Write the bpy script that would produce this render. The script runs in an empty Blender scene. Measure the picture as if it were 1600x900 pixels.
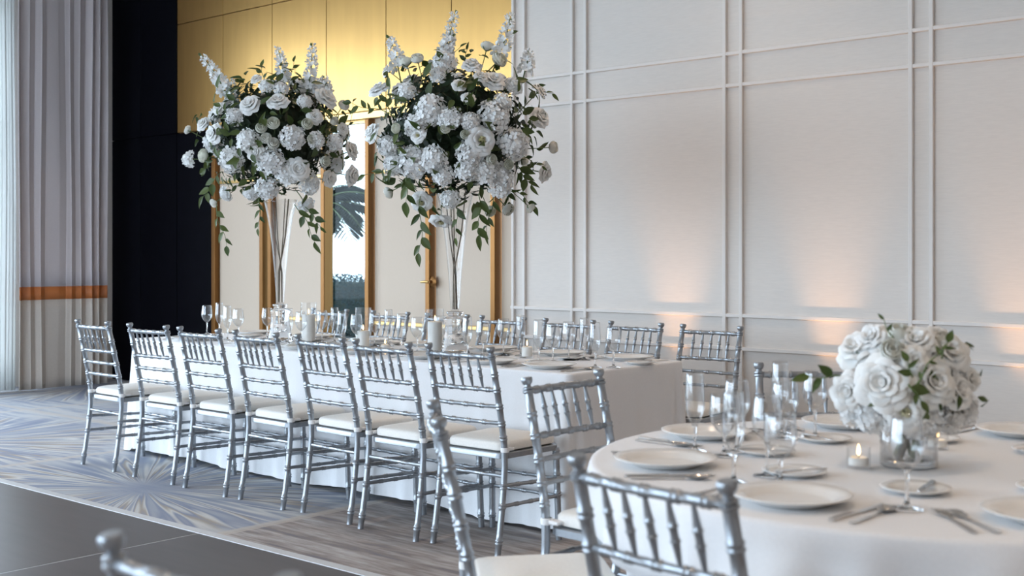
import bpy, bmesh, math, random
from mathutils import Vector, Matrix, Quaternion
PI = math.pi
sc = bpy.context.scene
COL = sc.collection

# ------------------------------------------------------------------ camera
cam_d = bpy.data.cameras.new('camera'); cam = bpy.data.objects.new('camera', cam_d); COL.objects.link(cam)
cam.location = (0, 0, 1.32); cam.rotation_euler = (PI/2, 0, math.radians(41.07))
cam_d.sensor_width = 36; cam_d.lens = 42.57; cam_d.shift_y = -50/1600
cam_d.clip_end = 200
cam_d.dof.use_dof = True; cam_d.dof.focus_distance = 6.6; cam_d.dof.aperture_fstop = 3.4
sc.camera = cam
# ------------------------------------------------------------------ view, world, daylight
vs = sc.view_settings
vs.view_transform = 'Standard'; vs.look = 'None'; vs.gamma = 1.0; vs.use_curve_mapping = False
vs.exposure = 0.22
try:
    sc.cycles.transparent_max_bounces = 24; sc.cycles.max_bounces = 10; sc.cycles.diffuse_bounces = 5
    sc.cycles.glossy_bounces = 5; sc.cycles.transmission_bounces = 10
    sc.cycles.caustics_refractive = False; sc.cycles.caustics_reflective = False
    sc.cycles.sample_clamp_indirect = 6.0
except Exception: pass
wd = bpy.data.worlds.new('overcast_sky'); sc.world = wd; wd.use_nodes = True
bg = wd.node_tree.nodes['Background']
bg.inputs[0].default_value = (0.70, 0.83, 1.0, 1); bg.inputs[1].default_value = 8.3
def portal(name, loc, rot, sx, sy):
    l = bpy.data.lights.new(name, 'AREA'); l.shape = 'RECTANGLE'; l.size = sx; l.size_y = sy
    l.cycles.is_portal = True
    o = bpy.data.objects.new(name, l); COL.objects.link(o); o.location = loc; o.rotation_euler = rot
WX, WY, WR, CEIL = -11.8, -4.6, 4.5, 4.35      # window wall, wall behind the camera, right wall, ceiling
portal('daylight_portal_left', (WX-.12, .65, 2.0), (0, -PI/2, 0), 3.8, 9.9)
portal('daylight_portal_rear', (-6.7, WY-.12, 2.0), (PI/2, 0, 0), 8.8, 3.8)

# ------------------------------------------------------------------ node helpers and materials
class NT:
    def __init__(s, name):
        s.m = bpy.data.materials.new(name); s.m.use_nodes = True; s.t = s.m.node_tree
        s.b = s.t.nodes['Principled BSDF']; s.out = s.t.nodes['Material Output']
    def n(s, typ, **kw):
        nd = s.t.nodes.new(typ)
        for k, v in kw.items(): setattr(nd, k, v)
        return nd
    def l(s, a, b): s.t.links.new(a, b)
    def val(s, nd, i, v):
        if hasattr(v, 'is_linked'): s.l(v, nd.inputs[i])
        else: nd.inputs[i].default_value = v
    def math(s, op, a, b=0.0, c=None):
        nd = s.n('ShaderNodeMath', operation=op); s.val(nd, 0, a); s.val(nd, 1, b)
        if c is not None: s.val(nd, 2, c)
        return nd.outputs[0]
    def mix(s, f, a, b):
        nd = s.n('ShaderNodeMix', data_type='RGBA'); s.val(nd, 0, f); s.val(nd, 6, a); s.val(nd, 7, b)
        return nd.outputs[2]
    def comb(s, x, y, z=0.0):
        nd = s.n('ShaderNodeCombineXYZ'); s.val(nd, 0, x); s.val(nd, 1, y); s.val(nd, 2, z); return nd.outputs[0]
    def noise(s, vec, scale=1.0, detail=2.0, rough=.5):
        nd = s.n('ShaderNodeTexNoise'); s.l(vec, nd.inputs['Vector'])
        nd.inputs['Scale'].default_value = scale; nd.inputs['Detail'].default_value = detail; nd.inputs['Roughness'].default_value = rough
        return nd.outputs[0]
    def ramp(s, f, stops, interp='LINEAR'):
        nd = s.n('ShaderNodeValToRGB'); s.l(f, nd.inputs[0]); cr = nd.color_ramp; cr.interpolation = interp
        while len(cr.elements) < len(stops): cr.elements.new(.5)
        for e, (p, c) in zip(cr.elements, stops): e.position = p; e.color = (*c, 1)
        return nd.outputs[0]
    def bump(s, h, strength=.2, dist=.01):
        nd = s.n('ShaderNodeBump'); nd.inputs['Strength'].default_value = strength; nd.inputs['Distance'].default_value = dist
        s.l(h, nd.inputs['Height']); s.l(nd.outputs[0], s.b.inputs['Normal'])
    def obj(s): return s.n('ShaderNodeTexCoord').outputs['Object']
    def rnd(s): return s.n('ShaderNodeObjectInfo').outputs['Random']
def c4(c): return (*c, 1)
def simple(name, col, rough=.5, metal=0.0, vary=.06, scale=30.0, stretch=(1, 1, 1), bump=0.0, spec=.5, sheen=0.0):
    t = NT(name); mp = t.n('ShaderNodeMapping'); t.l(t.obj(), mp.inputs[0]); mp.inputs['Scale'].default_value = stretch
    ns = t.noise(mp.outputs[0], scale, 3)
    a = tuple(max(0, c*(1-vary)) for c in col); b = tuple(min(1, c*(1+vary)) for c in col)
    t.l(t.ramp(ns, [(.3, a), (.7, b)]), t.b.inputs['Base Color'])
    t.b.inputs['Roughness'].default_value = rough; t.b.inputs['Metallic'].default_value = metal
    t.b.inputs['Specular IOR Level'].default_value = spec
    if sheen: t.b.inputs['Sheen Weight'].default_value = sheen
    if bump: t.bump(ns, bump, .004)
    return t.m
M = {}
M['silver'] = simple('silver_paint', (.35, .37, .395), .36, .75, .05, 60)
M['cushion'] = simple('ivory_cushion', (.80, .775, .73), .8, 0, .03, 120, bump=.08)
M['strap'] = simple('white_strap', (.84, .83, .82), .7, 0, .02, 80)
M['cloth'] = simple('white_tablecloth', (.85, .85, .86), .75, 0, .02, 160, bump=.05, sheen=.1)
M['porcelain'] = simple('white_porcelain', (.83, .81, .78), .18, 0, .01, 10)
M['steel'] = simple('polished_steel', (.62, .60, .58), .2, 1.0, .04, 40)
M['wax'] = simple('ivory_wax', (.93, .90, .84), .45, 0, .02, 20)
M['wick'] = simple('dark_wick', (.05, .04, .03), .9)
M['wall'] = simple('white_wall_covering', (.69, .635, .585), .75, 0, .025, 14, (1, 1, 9), bump=.04)
M['mould'] = simple('white_painted_moulding', (.70, .655, .615), .5, 0, .01, 10)
M['gold'] = simple('brushed_gold_panel', (.58, .345, .118), .34, 1.0, .05, 10, (1, 1, .15))
M['bronze'] = simple('gold_bronze_frame', (.21, .095, .026), .36, .75, .06, 20, (1, 1, .1))
M['brass'] = simple('pale_brass_rail', (.66, .44, .17), .3, .8, .04, 20)
M['beige'] = simple('beige_door_panel', (.56, .455, .355), .55, 0, .02, 25, (8, 8, 1), bump=.03)
M['navy'] = simple('blue_black_panel', (.002, .002, .004), .6, 0, .2, 8, spec=.05)
M['curt_up'] = simple('grey_mauve_curtain', (.58, .52, .525), .85, 0, .05, 200, bump=.06)
M['curt_lo'] = simple('taupe_curtain', (.58, .52, .465), .85, 0, .06, 150, bump=.08)
M['curt_band'] = simple('rust_satin_band', (.50, .16, .045), .45, 0, .06, 90)
M['dance'] = simple('taupe_vinyl', (.085, .071, .067), .36, 0, .08, 3, (1, 6, 1), spec=.38)
M['trim'] = simple('pale_metal_edge', (.66, .68, .70), .45, .2, .04, 20)
M['bark'] = simple('brown_branch', (.16, .125, .085), .8, 0, .3, 60)
M['stem'] = simple('green_stem', (.10, .15, .045), .6, 0, .2, 50)
M['ceil'] = simple('white_ceiling', (.80, .79, .77), .8)
M['ground'] = simple('pale_terrace', (.32, .32, .31), .8, 0, .1, 3)
M['soil'] = simple('dark_planter', (.05, .05, .05), .7)
M['plate_c'] = simple('almond_outlet', (.62, .56, .44), .4)
M['black'] = simple('black_plastic', (.012, .012, .013), .5)
M['wood'] = simple('plywood_table', (.35, .25, .15), .6, 0, .15, 12, (1, 8, 1))
M['moss'] = simple('dark_moss', (.016, .026, .010), .95, 0, .4, 40)
def glass(name, tint=(1, 1, 1), ior=1.5, boost=1.0):
    t = NT(name); lw = t.n('ShaderNodeLayerWeight'); lw.inputs['Blend'].default_value = .5
    fr = t.math('ADD', ior, t.math('MULTIPLY', t.math('POWER', lw.outputs['Facing'], 5.0 if boost <= 1 else 2.6), 1-ior))
    tr = t.n('ShaderNodeBsdfTransparent'); tr.inputs[0].default_value = c4(tint)
    gl = t.n('ShaderNodeBsdfGlossy'); gl.inputs['Roughness'].default_value = .03
    ns = t.noise(t.obj(), 20, 1); bp = t.n('ShaderNodeBump'); bp.inputs['Strength'].default_value = .04; t.l(ns, bp.inputs['Height']); t.l(bp.outputs[0], gl.inputs['Normal'])
    mx = t.n('ShaderNodeMixShader'); t.l(t.math('MINIMUM', t.math('MULTIPLY', fr, min(boost, 1.0)), 1.0), mx.inputs[0])
    t.l(tr.outputs[0], mx.inputs[1]); t.l(gl.outputs[0], mx.inputs[2]); t.l(mx.outputs[0], t.out.inputs[0])
    return t.m
M['glass'] = glass('clear_thin_glass', (.985, .988, .99), .065, 1.35)
M['clear'] = glass('fine_clear_glass', (.992, .994, .995), .04, 1.0)
M['pane'] = glass('window_glass', (.97, .985, .98), .04, 1.0)
M['tint'] = glass('tinted_door_glass', (.56, .61, .61), .008, 1.0)
t = NT('clear_solid_glass'); t.b.inputs['Base Color'].default_value = (1, 1, 1, 1); t.b.inputs['Roughness'].default_value = .01
t.b.inputs['Transmission Weight'].default_value = 1.0; t.b.inputs['IOR'].default_value = 1.47
t.bump(t.noise(t.obj(), 14, 1), .12, .01); M['crystal'] = t.m
def petal(name, c0, c1, trans=.25):
    t = NT(name); col = t.mix(t.rnd(), c4(c0), c4(c1))
    ns = t.noise(t.obj(), 5, 2); col = t.mix(t.math('MULTIPLY', ns, .12), col, c4((.70, .71, .66)))
    df = t.n('ShaderNodeBsdfDiffuse'); tl = t.n('ShaderNodeBsdfTranslucent'); t.l(col, df.inputs[0]); t.l(col, tl.inputs[0])
    mx = t.n('ShaderNodeMixShader'); mx.inputs[0].default_value = trans; t.l(df.outputs[0], mx.inputs[1]); t.l(tl.outputs[0], mx.inputs[2])
    t.l(mx.outputs[0], t.out.inputs[0]); return t.m
M['petal'] = petal('white_petals', (.93, .93, .92), (.92, .91, .88), .10)
M['petal_h'] = petal('cool_white_florets', (.91, .91, .91), (.93, .93, .92), .10)
M['petal_y'] = petal('pale_yellow_heart', (.80, .74, .40), (.84, .79, .52))
M['bud'] = petal('cream_buds', (.88, .88, .78), (.90, .89, .84))
M['sheer'] = petal('white_sheer', (.86, .87, .86), (.86, .87, .86), .6)
def leafmat(name, a, b, rough=.45, trans=.25, spec=.35):
    t = NT(name); col = t.mix(t.rnd(), c4(a), c4(b)); ns = t.noise(t.obj(), 6, 2)
    col = t.mix(t.math('MULTIPLY', ns, .35), col, c4(tuple(c*.5 for c in a)))
    t.l(col, t.b.inputs['Base Color']); t.b.inputs['Roughness'].default_value = rough
    t.b.inputs['Specular IOR Level'].default_value = spec
    tl = t.n('ShaderNodeBsdfTranslucent'); t.l(col, tl.inputs[0])
    mx = t.n('ShaderNodeMixShader'); mx.inputs[0].default_value = trans; t.l(t.b.outputs[0], mx.inputs[1]); t.l(tl.outputs[0], mx.inputs[2]); t.l(mx.outputs[0], t.out.inputs[0])
    return t.m
M['leaf'] = leafmat('green_leaves', (.045, .075, .018), (.12, .155, .042))
M['foliage'] = leafmat('dark_foliage', (.016, .032, .012), (.016, .032, .012))
M['palm'] = leafmat('palm_leaves', (.012, .020, .017), (.020, .030, .022), .7, 0, .06)
M['hedge'] = leafmat('teal_hedge', (.011, .034, .038), (.011, .034, .038), .8, 0, .05)
t = NT('candle_flame'); t.b.inputs['Emission Color'].default_value = (1, .62, .25, 1); t.b.inputs['Emission Strength'].default_value = 9
t.b.inputs['Base Color'].default_value = (1, .7, .3, 1); M['flame'] = t.m
t = NT('warm_lamp_lens'); t.b.inputs['Emission Color'].default_value = (1, .72, .45, 1); t.b.inputs['Emission Strength'].default_value = 6; M['lens'] = t.m

# patterned carpet: square fields, starbursts alternating with a distressed weave, tan lines between
t = NT('patterned_carpet'); sep = t.n('ShaderNodeSeparateXYZ'); oc = t.obj(); t.l(oc, sep.inputs[0]); X, Y = sep.outputs[0], sep.outputs[1]
PER = 2.58
u = t.math('DIVIDE', t.math('ADD', X, 6.11), PER); v = t.math('DIVIDE', t.math('SUBTRACT', Y, 3.82), PER)
iu = t.math('ROUND', u); iv = t.math('ROUND', v); fu = t.math('SUBTRACT', u, iu); fv = t.math('SUBTRACT', v, iv)
chk = t.math('GREATER_THAN', iu, .5)
ang = t.math('ARCTAN2', fv, fu)
rad = t.math('SQRT', t.math('ADD', t.math('MULTIPLY', fu, fu), t.math('MULTIPLY', fv, fv)))
wob = t.noise(oc, 5.0, 3)
sx = t.noise(t.comb(t.math('MULTIPLY', X, 1.3), t.math('MULTIPLY', Y, 13.0)), 1.0, 4, .62)
sx2 = t.noise(t.comb(t.math('MULTIPLY', X, 5.0), t.math('MULTIPLY', Y, 34.0)), 1.0, 3, .6)
ray = t.noise(t.comb(t.math('MULTIPLY', ang, 5.0), t.math('MULTIPLY', rad, 1.1), t.math('MULTIPLY', t.math('ADD', iu, t.math('MULTIPLY', iv, 3.7)), 4.0)), 1.0, 2, .6)
LB, LT, TN, BL, MV = (.33, .355, .41), (.45, .46, .48), (.36, .315, .265), (.21, .245, .335), (.25, .215, .20)
base = t.ramp(sx, [(.30, BL), (.42, LB), (.55, LT), (.68, (.47, .45, .44)), (.8, LB)])
rays = t.ramp(ray, [(.36, BL), (.42, LB), (.465, (.58, .57, .55)), (.495, BL), (.53, TN), (.565, (.58, .57, .55)), (.60, BL), (.66, LB)])
rmask = t.ramp(t.math('ADD', rad, t.math('MULTIPLY', wob, .16)), [(.10, (0, 0, 0)), (.18, (1, 1, 1)), (.50, (1, 1, 1)), (.60, (0, 0, 0))])
cmask = t.ramp(rad, [(.0, (1, 1, 1)), (.16, (0, 0, 0))])
star = t.mix(t.math('MULTIPLY', rmask, .95), base, rays); star = t.mix(t.math('MULTIPLY', cmask, .8), star, c4(BL))
dist = t.ramp(t.math('ADD', t.math('MULTIPLY', sx, .6), t.math('MULTIPLY', sx2, .4)), [(.34, (.17, .165, .20)), (.44, MV), (.56, (.40, .365, .35)), (.66, (.52, .50, .49))])
col = t.mix(chk, star, dist)
edge = t.math('SUBTRACT', .5, t.math('ABSOLUTE', fu)); edge2 = t.math('SUBTRACT', .5, t.math('ABSOLUTE', fv))
em = t.math('LESS_THAN', t.math('MINIMUM', edge, edge2), .014)
col = t.mix(t.math('MULTIPLY', em, .7), col, c4((.50, .45, .40)))
fine = t.noise(oc, 260, 2); col = t.mix(t.math('MULTIPLY', fine, .25), col, c4((.22, .21, .21)))
t.l(col, t.b.inputs['Base Color']); t.b.inputs['Roughness'].default_value = .95; t.b.inputs['Specular IOR Level'].default_value = .15
t.bump(fine, .35, .004); M['carpet'] = t.m

# ------------------------------------------------------------------ mesh helpers
class MB:
    def __init__(s): s.v = []; s.f = []; s.mi = []
    def add(s, vs_, fs, mi=0, mat=None):
        o = len(s.v)
        if mat is not None: vs_ = [mat @ Vector(p) for p in vs_]
        s.v += [tuple(p) for p in vs_]; s.f += [tuple(i+o for i in f) for f in fs]; s.mi += [mi]*len(fs)
        return s
    def mesh(s, name, mats, smooth=True, sharp=40):
        me = bpy.data.meshes.new(name); me.from_pydata(s.v, [], s.f)
        for m in (mats if isinstance(mats, (list, tuple)) else [mats]): me.materials.append(M[m])
        if any(s.mi): me.polygons.foreach_set('material_index', s.mi)
        if smooth:
            me.polygons.foreach_set('use_smooth', [True]*len(me.polygons))
            if sharp: me.set_sharp_from_angle(angle=math.radians(sharp))
        me.update(); return me
    def build(s, name, mats, parent=None, smooth=True, sharp=40):
        return link(name, s.mesh(name, mats, smooth, sharp), parent)
def link(name, me, parent=None, mw=None):
    o = bpy.data.objects.new(name, me); COL.objects.link(o)
    if parent: o.parent = parent
    if mw is not None: o.matrix_local = mw
    return o
def tag(o, label=None, cat=None, group=None, kind=None):
    if label: o['label'] = label
    if cat: o['category'] = cat
    if group: o['group'] = group
    if kind: o['kind'] = kind
    return o
def empty(name, loc=(0, 0, 0), rz=0.0):
    o = bpy.data.objects.new(name, None); o.empty_display_size = .1; COL.objects.link(o); o.location = loc; o.rotation_euler = (0, 0, rz); return o
def copy_tree(o, parent=None):
    c = o.copy(); COL.objects.link(c)
    for k in ('label', 'group'):
        if parent is None and k in c: del c[k]
    if parent: c.parent = parent
    for ch in o.children: copy_tree(ch, c)
    return c
def box(x0, x1, y0, y1, z0, z1, b=0.0):
    if b <= 0:
        v = [(x, y, z) for z in (z0, z1) for y in (y0, y1) for x in (x0, x1)]
        return v, [(0, 2, 3, 1), (4, 5, 7, 6), (0, 1, 5, 4), (2, 6, 7, 3), (0, 4, 6, 2), (1, 3, 7, 5)]
    bm = bmesh.new(); bmesh.ops.create_cube(bm, size=1.0)
    for q in bm.verts: q.co = Vector(((x0+x1)/2+q.co.x*(x1-x0), (y0+y1)/2+q.co.y*(y1-y0), (z0+z1)/2+q.co.z*(z1-z0)))
    bmesh.ops.bevel(bm, geom=list(bm.edges), offset=b, segments=1, affect='EDGES')
    bm.verts.index_update(); v = [tuple(q.co) for q in bm.verts]; f = [tuple(q.index for q in fc.verts) for fc in bm.faces]; bm.free(); return v, f
def lathe(prof, seg=24, cap0=True, cap1=True):
    v, f = [], []
    for r, z in prof:
        for i in range(seg):
            a = 2*PI*i/seg; v.append((r*math.cos(a), r*math.sin(a), z))
    n = len(prof)
    for j in range(n-1):
        for i in range(seg):
            k = (i+1) % seg; f.append((j*seg+i, j*seg+k, (j+1)*seg+k, (j+1)*seg+i))
    if cap0 and prof[0][0] > 1e-5: f.append(tuple(reversed(range(seg))))
    if cap1 and prof[-1][0] > 1e-5: f.append(tuple((n-1)*seg+i for i in range(seg)))
    return v, f
def tube(pts, rads, seg=8, caps=True):
    pts = [Vector(p) for p in pts]; v, f = [], []
    n = len(pts); up = None
    for j, p in enumerate(pts):
        tg = (pts[min(j+1, n-1)]-pts[max(j-1, 0)]).normalized()
        if up is None: up = Vector((0, 0, 1)) if abs(tg.z) < .8 else Vector((1, 0, 0))
        a = (up-tg*up.dot(tg)).normalized(); b = tg.cross(a); up = a
        r = rads if isinstance(rads, (int, float)) else rads[j]
        for i in range(seg):
            th = 2*PI*i/seg; v.append(tuple(p+(a*math.cos(th)+b*math.sin(th))*r))
    for j in range(n-1):
        for i in range(seg):
            k = (i+1) % seg; f.append((j*seg+i, j*seg+k, (j+1)*seg+k, (j+1)*seg+i))
    if caps: f.append(tuple(reversed(range(seg)))); f.append(tuple((n-1)*seg+i for i in range(seg)))
    return v, f
def struct(name, mb, mat, label, cat, smooth=False, parent=None):
    o = mb.build(name, mat, parent, smooth=smooth)
    if not parent: tag(o, label, cat, kind='structure')
    return o
def part(name, shape, mat, parent, smooth=True, sharp=40): return MB().add(*shape).build(name, mat, parent, smooth, sharp)

# ================================================================== THE ROOM
struct('floor', MB().add(*box(WX-.2, WR+.2, WY-.2, 7.2, -.06, 0)), 'carpet', 'grey and blue patterned carpet with starburst rays', 'floor')
struct('ceiling', MB().add(*box(WX-.2, WR+.2, WY-.2, 7.3, CEIL, CEIL+.1)), 'ceil', 'plain white ceiling above the banquet room', 'ceiling')
struct('wall_right', MB().add(*box(WR, WR+.2, WY-.2, 7.2, 0, CEIL)), 'wall', 'plain white side wall of the room', 'wall')
struct('trim_1', MB().add(*box(-30, 20, -30, 40, -.3, -.08)), 'ground', 'pale terrace ground outside the building', 'terrace')
YW = 6.95
# white panelled wall with applied mouldings
wb = struct('wall_back', MB().add(*box(-6.06, WR+.2, YW, YW+.25, 0, CEIL)), 'wall', 'white panelled wall with slim double mouldings', 'wall')
VX = []
for cx in (-5.405, -4.125, -2.86, -1.595, -.33, .935, 2.2, 3.465): VX += [cx-.062, cx+.062]
VX = [-6.035, -5.925] + VX
HZ = (.714, .93, 2.44, 2.65)
for x in VX: part('moulding', box(x-.0135, x+.0135, YW-.022, YW+.005, .12, CEIL, .004), 'mould', wb, False)
xs = [-6.06]+[x for x in VX[1:]]+[WR]
for z in HZ: part('moulding', box(-6.06, WR, YW-.020, YW+.005, z-.0125, z+.0125, .004), 'mould', wb, False)
struct('baseboard_back', MB().add(*box(-6.06, WR, YW-.025, YW+.001, .0, .12, .005)), 'mould', 'white baseboard along the panelled wall', 'baseboard')
ol = empty('wall_outlet', (-3.93, YW, .32)); tag(ol, 'almond electrical outlet low on the white panelled wall', 'outlet')
part('cover_plate', box(-.036, .036, -.008, 0, -.058, .058, .003), 'plate_c', ol, False)
for z in (-.024, .024): part('socket', box(-.012, .012, -.0095, -.006, z-.011, z+.011, .002), 'black' if z > 0 else 'plate_c', ol, False)
# gold wall over the doors
YG = 7.0
wf = struct('wall_far', MB().add(*box(-10.62, -6.06, YG+.03, YG+.2, 2.52, CEIL)), 'bronze', 'gold panelled wall above the doors', 'wall')
gx = [-10.585, -9.815, -9.05, -8.28, -7.51, -6.745, -6.0]
for a, b in zip(gx, gx[1:]):
    for z0, z1 in ((2.56, 3.655), (3.655, CEIL)):
        part('gold_panel', box(a+.003, min(b, -6.06+.06)-.003, YG, YG+.032, z0+.003, z1-.003, .002), 'gold', wf, False)
part('lintel', box(-9.95, -6.06, YG-.03, YG+.05, 2.49, 2.556, .006), 'brass', wf, False)
# dark corner
wc = struct('wall_corner', MB().add(*box(WX-.2, -10.59, YG+.02, YG+.2, 0, CEIL), ).add(*box(-10.59, -9.95, YG+.02, YG+.2, 0, 2.556)), 'navy', 'blue-black panelled wall between curtain and doors', 'wall')
for a, b in ((-12.0, -11.25), (-11.25, -10.59)):
    for z0, z1 in ((0, 2.556), (2.556, CEIL)): part('dark_panel', box(a+.003, b-.003, YG-.005, YG+.025, z0+.003, z1-.003, .003), 'navy', wc, False)
part('dark_panel', box(-10.587, -9.955, YG+.0, YG+.025, 0, 2.55, .003), 'navy', wc, False)
# door leaves, frames and the glazed bays
def leaf(name, x0, x1, label, handle=None, rails=True):
    d = empty(name, (0, 0, 0)); tag(d, label, 'door', kind='structure')
    part('panel', box(x0+.03, x1-.03, YG+.02, YG+.06, 0, 2.02, .002), 'beige', d, False)
    part('panel', box(x0+.03, x1-.03, YG+.02, YG+.06, 2.045, 2.49, .002), 'beige', d, False)
    part('rail', box(x0+.03, x1-.03, YG+.005, YG+.045, 2.018, 2.047, .004), 'brass', d, False)
    if rails: part('rail', box(x0+.03, x1-.03, YG+.005, YG+.045, .735, .768, .004), 'brass', d, False)
    if handle:
        hx = handle
        r = part('handle_rose', lathe([(0, 0), (.045, 0), (.047, .006), (.03, .014), (.014, .018), (.014, .05), (0, .052)], 20), 'bronze', d)
        r.matrix_local = Matrix.Translation((hx, YG-.012, 1.11)) @ Matrix.Rotation(PI/2, 4, 'X')
        part('lever', tube([(hx, YG-.06, 1.11), (hx-.03, YG-.068, 1.112), (hx-.085, YG-.062, 1.108)], [.011, .011, .008], 10), 'brass', d)
    return d
leaf('door_1', -9.92, -9.17, 'tan door leaf beside the dark corner panel', rails=False)
leaf('door_2', -9.05, -8.30, 'beige door leaf left of the tall glass pane')
leaf('door_3', -7.70, -7.00, 'beige door leaf right of the tall glass pane')
leaf('door_4', -6.97, -6.285, 'beige door leaf with round bronze handle', handle=-6.945)
leaf('door_5', -6.255, -6.0, 'narrow beige door panel against the white wall')
def frame(x, w=.05):
    o = part('frame_post', box(x-w/2, x+w/2, YG-.035, YG+.07, 0, 2.49, .006), 'bronze', wf, False)
    part('frame_bead', box(x-w/2-.012, x-w/2+.008, YG-.02, YG+.03, 0, 2.49, .003), 'brass', wf, False)
for x in (-9.93, -9.175, -9.05, -8.295, -7.715, -6.985, -6.27): frame(x, .055)
for k, (x0, x1) in enumerate(((-9.15, -9.075), (-8.27, -7.74))):
    w = empty(f'window_{k+1}'); tag(w, ['slim glass strip between two tan door leaves', 'tall glass pane looking onto palm and teal hedge'][k], 'window', kind='structure')
    part('pane', box(x0, x1, YG+.03, YG+.036, .04, 2.47), 'tint', w, False)
    for z0, z1 in ((0, .04), (2.465, 2.49)): part('rail', box(x0, x1, YG+.01, YG+.06, z0, z1), 'brass', w, False)
# window wall on the left
wl = MB().add(*box(WX-.2, WX, WY-.2, 7.2, 3.92, CEIL)).add(*box(WX-.2, WX, WY-.2, 7.2, 0, .08)).add(*box(WX-.2, WX, 5.62, 7.2, .08, 3.92)).add(*box(WX-.2, WX, WY-.2, -4.3, .08, 3.92))
struct('wall_left', wl, 'wall', 'window wall behind the long curtain', 'wall')
n = 3
def bay(name, axis, a, b, pos, label):
    w = empty(name); tag(w, label, 'window', kind='structure')
    def bb(p0, p1, d0, d1, z0, z1): return box(d0, d1, p0, p1, z0, z1) if axis == 'y' else box(p0, p1, d0, d1, z0, z1)
    part('pane', bb(a+.04, b-.04, pos-.104, pos-.098, .12, 3.88), 'pane', w, False)
    for p0, p1, z0, z1 in ((a, a+.04, .08, 3.92), (b-.04, b, .08, 3.92), (a+.04, b-.04, .08, .12), (a+.04, b-.04, 3.88, 3.92), (a+.04, b-.04, 2.6, 2.65)):
        part('window_frame', bb(p0, p1, pos-.14, pos-.06, z0, z1), 'black', w, False)
ord_ = ['first', 'second', 'third', 'fourth', 'fifth', 'sixth', 'seventh', 'eighth', 'ninth', 'tenth', 'eleventh', 'twelfth']
NB = 6
for k in range(NB):
    a = 5.62-(k+1)*9.92/NB; bay(f'window_{n}', 'y', a, a+9.92/NB, WX, f'full height window, {ord_[k]} bay from the grey curtain'); n += 1
struct('wall_front', MB().add(*box(WX-.2, WR+.2, WY-.2, WY, 3.92, CEIL)).add(*box(WX-.2, WR+.2, WY-.2, WY, 0, .08)).add(*box(WX-.2, -11.1, WY-.2, WY, .08, 3.92)).add(*box(-2.3, WR+.2, WY-.2, WY, .08, 3.92)), 'wall', 'white wall opposite the panelled one', 'wall')
for k in range(5):  # windows added out of view behind the camera as frontal fill light
    a = -11.1+k*1.76; bay(f'window_{n}', 'x', a, a+1.76, WY, f'added unseen window, {ord_[k]} bay of the wall opposite the mouldings'); n += 1
# curtain
rnd = random.Random(5)
def curtain_mesh(y0, y1, x, z0, z1, amp, per, rows, name, mat, parent, ph=0.0):
    N = int((y1-y0)/.006); v, f = [], []
    for j in range(rows+1):
        z = z0+(z1-z0)*j/rows
        for i in range(N+1):
            s = (y1-y0)*i/N
            q = s*2*PI/per + 1.9*math.sin(s*8.3+ph) + .9*math.sin(s*21+1)
            k = math.sin(q)*.7+.3*math.sin(q*.47+1)
            v.append((x+amp*k*(.6+.4*math.sin(s*6+2))+.008*math.sin(z*1.7+s*9), y0+s+.012*math.sin(q*2)+.006*math.sin(z*1.1+s*12), z))
    for j in range(rows):
        for i in range(N): a = j*(N+1)+i; f.append((a, a+1, a+N+2, a+N+1))
    o = MB().add(v, f).build(name, mat, parent, True, 0)
    sm = o.modifiers.new('thickness', 'SOLIDIFY'); sm.thickness = .003; return o
cu = empty('window_curtain', (-11.35, 6.18, 0)); tag(cu, 'floor length grey curtain with a rust band beside dark wall', 'curtain')
CP = dict(amp=.042, per=.125)
for nm, z0, z1, mt, rw in (('lower_panel', .012, .888, 'curt_lo', 8), ('accent_band', .888, 1.017, 'curt_band', 2), ('upper_panel', 1.017, 4.3, 'curt_up', 18)):
    curtain_mesh(5.70-6.18, 6.66-6.18, 0, z0, z1, CP['amp'], CP['per'], rw, nm, mt, cu)
sh = curtain_mesh(5.16, 5.72, -11.42, .012, 4.3, .035, .085, 12, 'sheer_curtain', 'sheer', None, 2.0)
tag(sh, 'glowing white sheer curtain at the left edge', 'curtain')
# dance floor
df = empty('dance_floor', (-6.0, 0, 0)); tag(df, 'dark taupe dance floor laid over the carpet with a pale edge', 'dance floor')
dxs = [-9.74, -7.30, -4.86, -3.3]
for a, b in zip(dxs, dxs[1:]):
    for y0, y1 in ((-1.55, -.33), (-.33, .89), (.89, 2.11), (2.11, 3.33)): part('panel', box(a+6.0+.0025, b+6.0-.0025, y0+.0025, y1-.0025, .0, .014, .002), 'dance', df, False)
part('joint_bed', box(-9.74+6, -3.3+6, -1.55, 3.33, .001, .0132), 'trim', df, False)
part('edge_strip', ([(-3.74, 3.33, .001), (2.7, 3.33, .001), (-3.74, 3.33, .016), (2.7, 3.33, .016), (-3.82, 3.42, .002), (2.78, 3.42, .002)], [(0, 1, 3, 2), (2, 3, 5, 4), (0, 4, 5, 1), (0, 2, 4), (1, 5, 3)]), 'trim', df, False)
part('edge_strip', ([(2.7, -1.55, .001), (2.7, 3.33, .001), (2.7, -1.55, .016), (2.7, 3.33, .016), (2.78, -1.55, .002), (2.78, 3.42, .002)], [(0, 2, 3, 1), (2, 4, 5, 3), (0, 1, 5, 4), (0, 4, 2), (1, 3, 5)]), 'trim', df, False)
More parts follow.
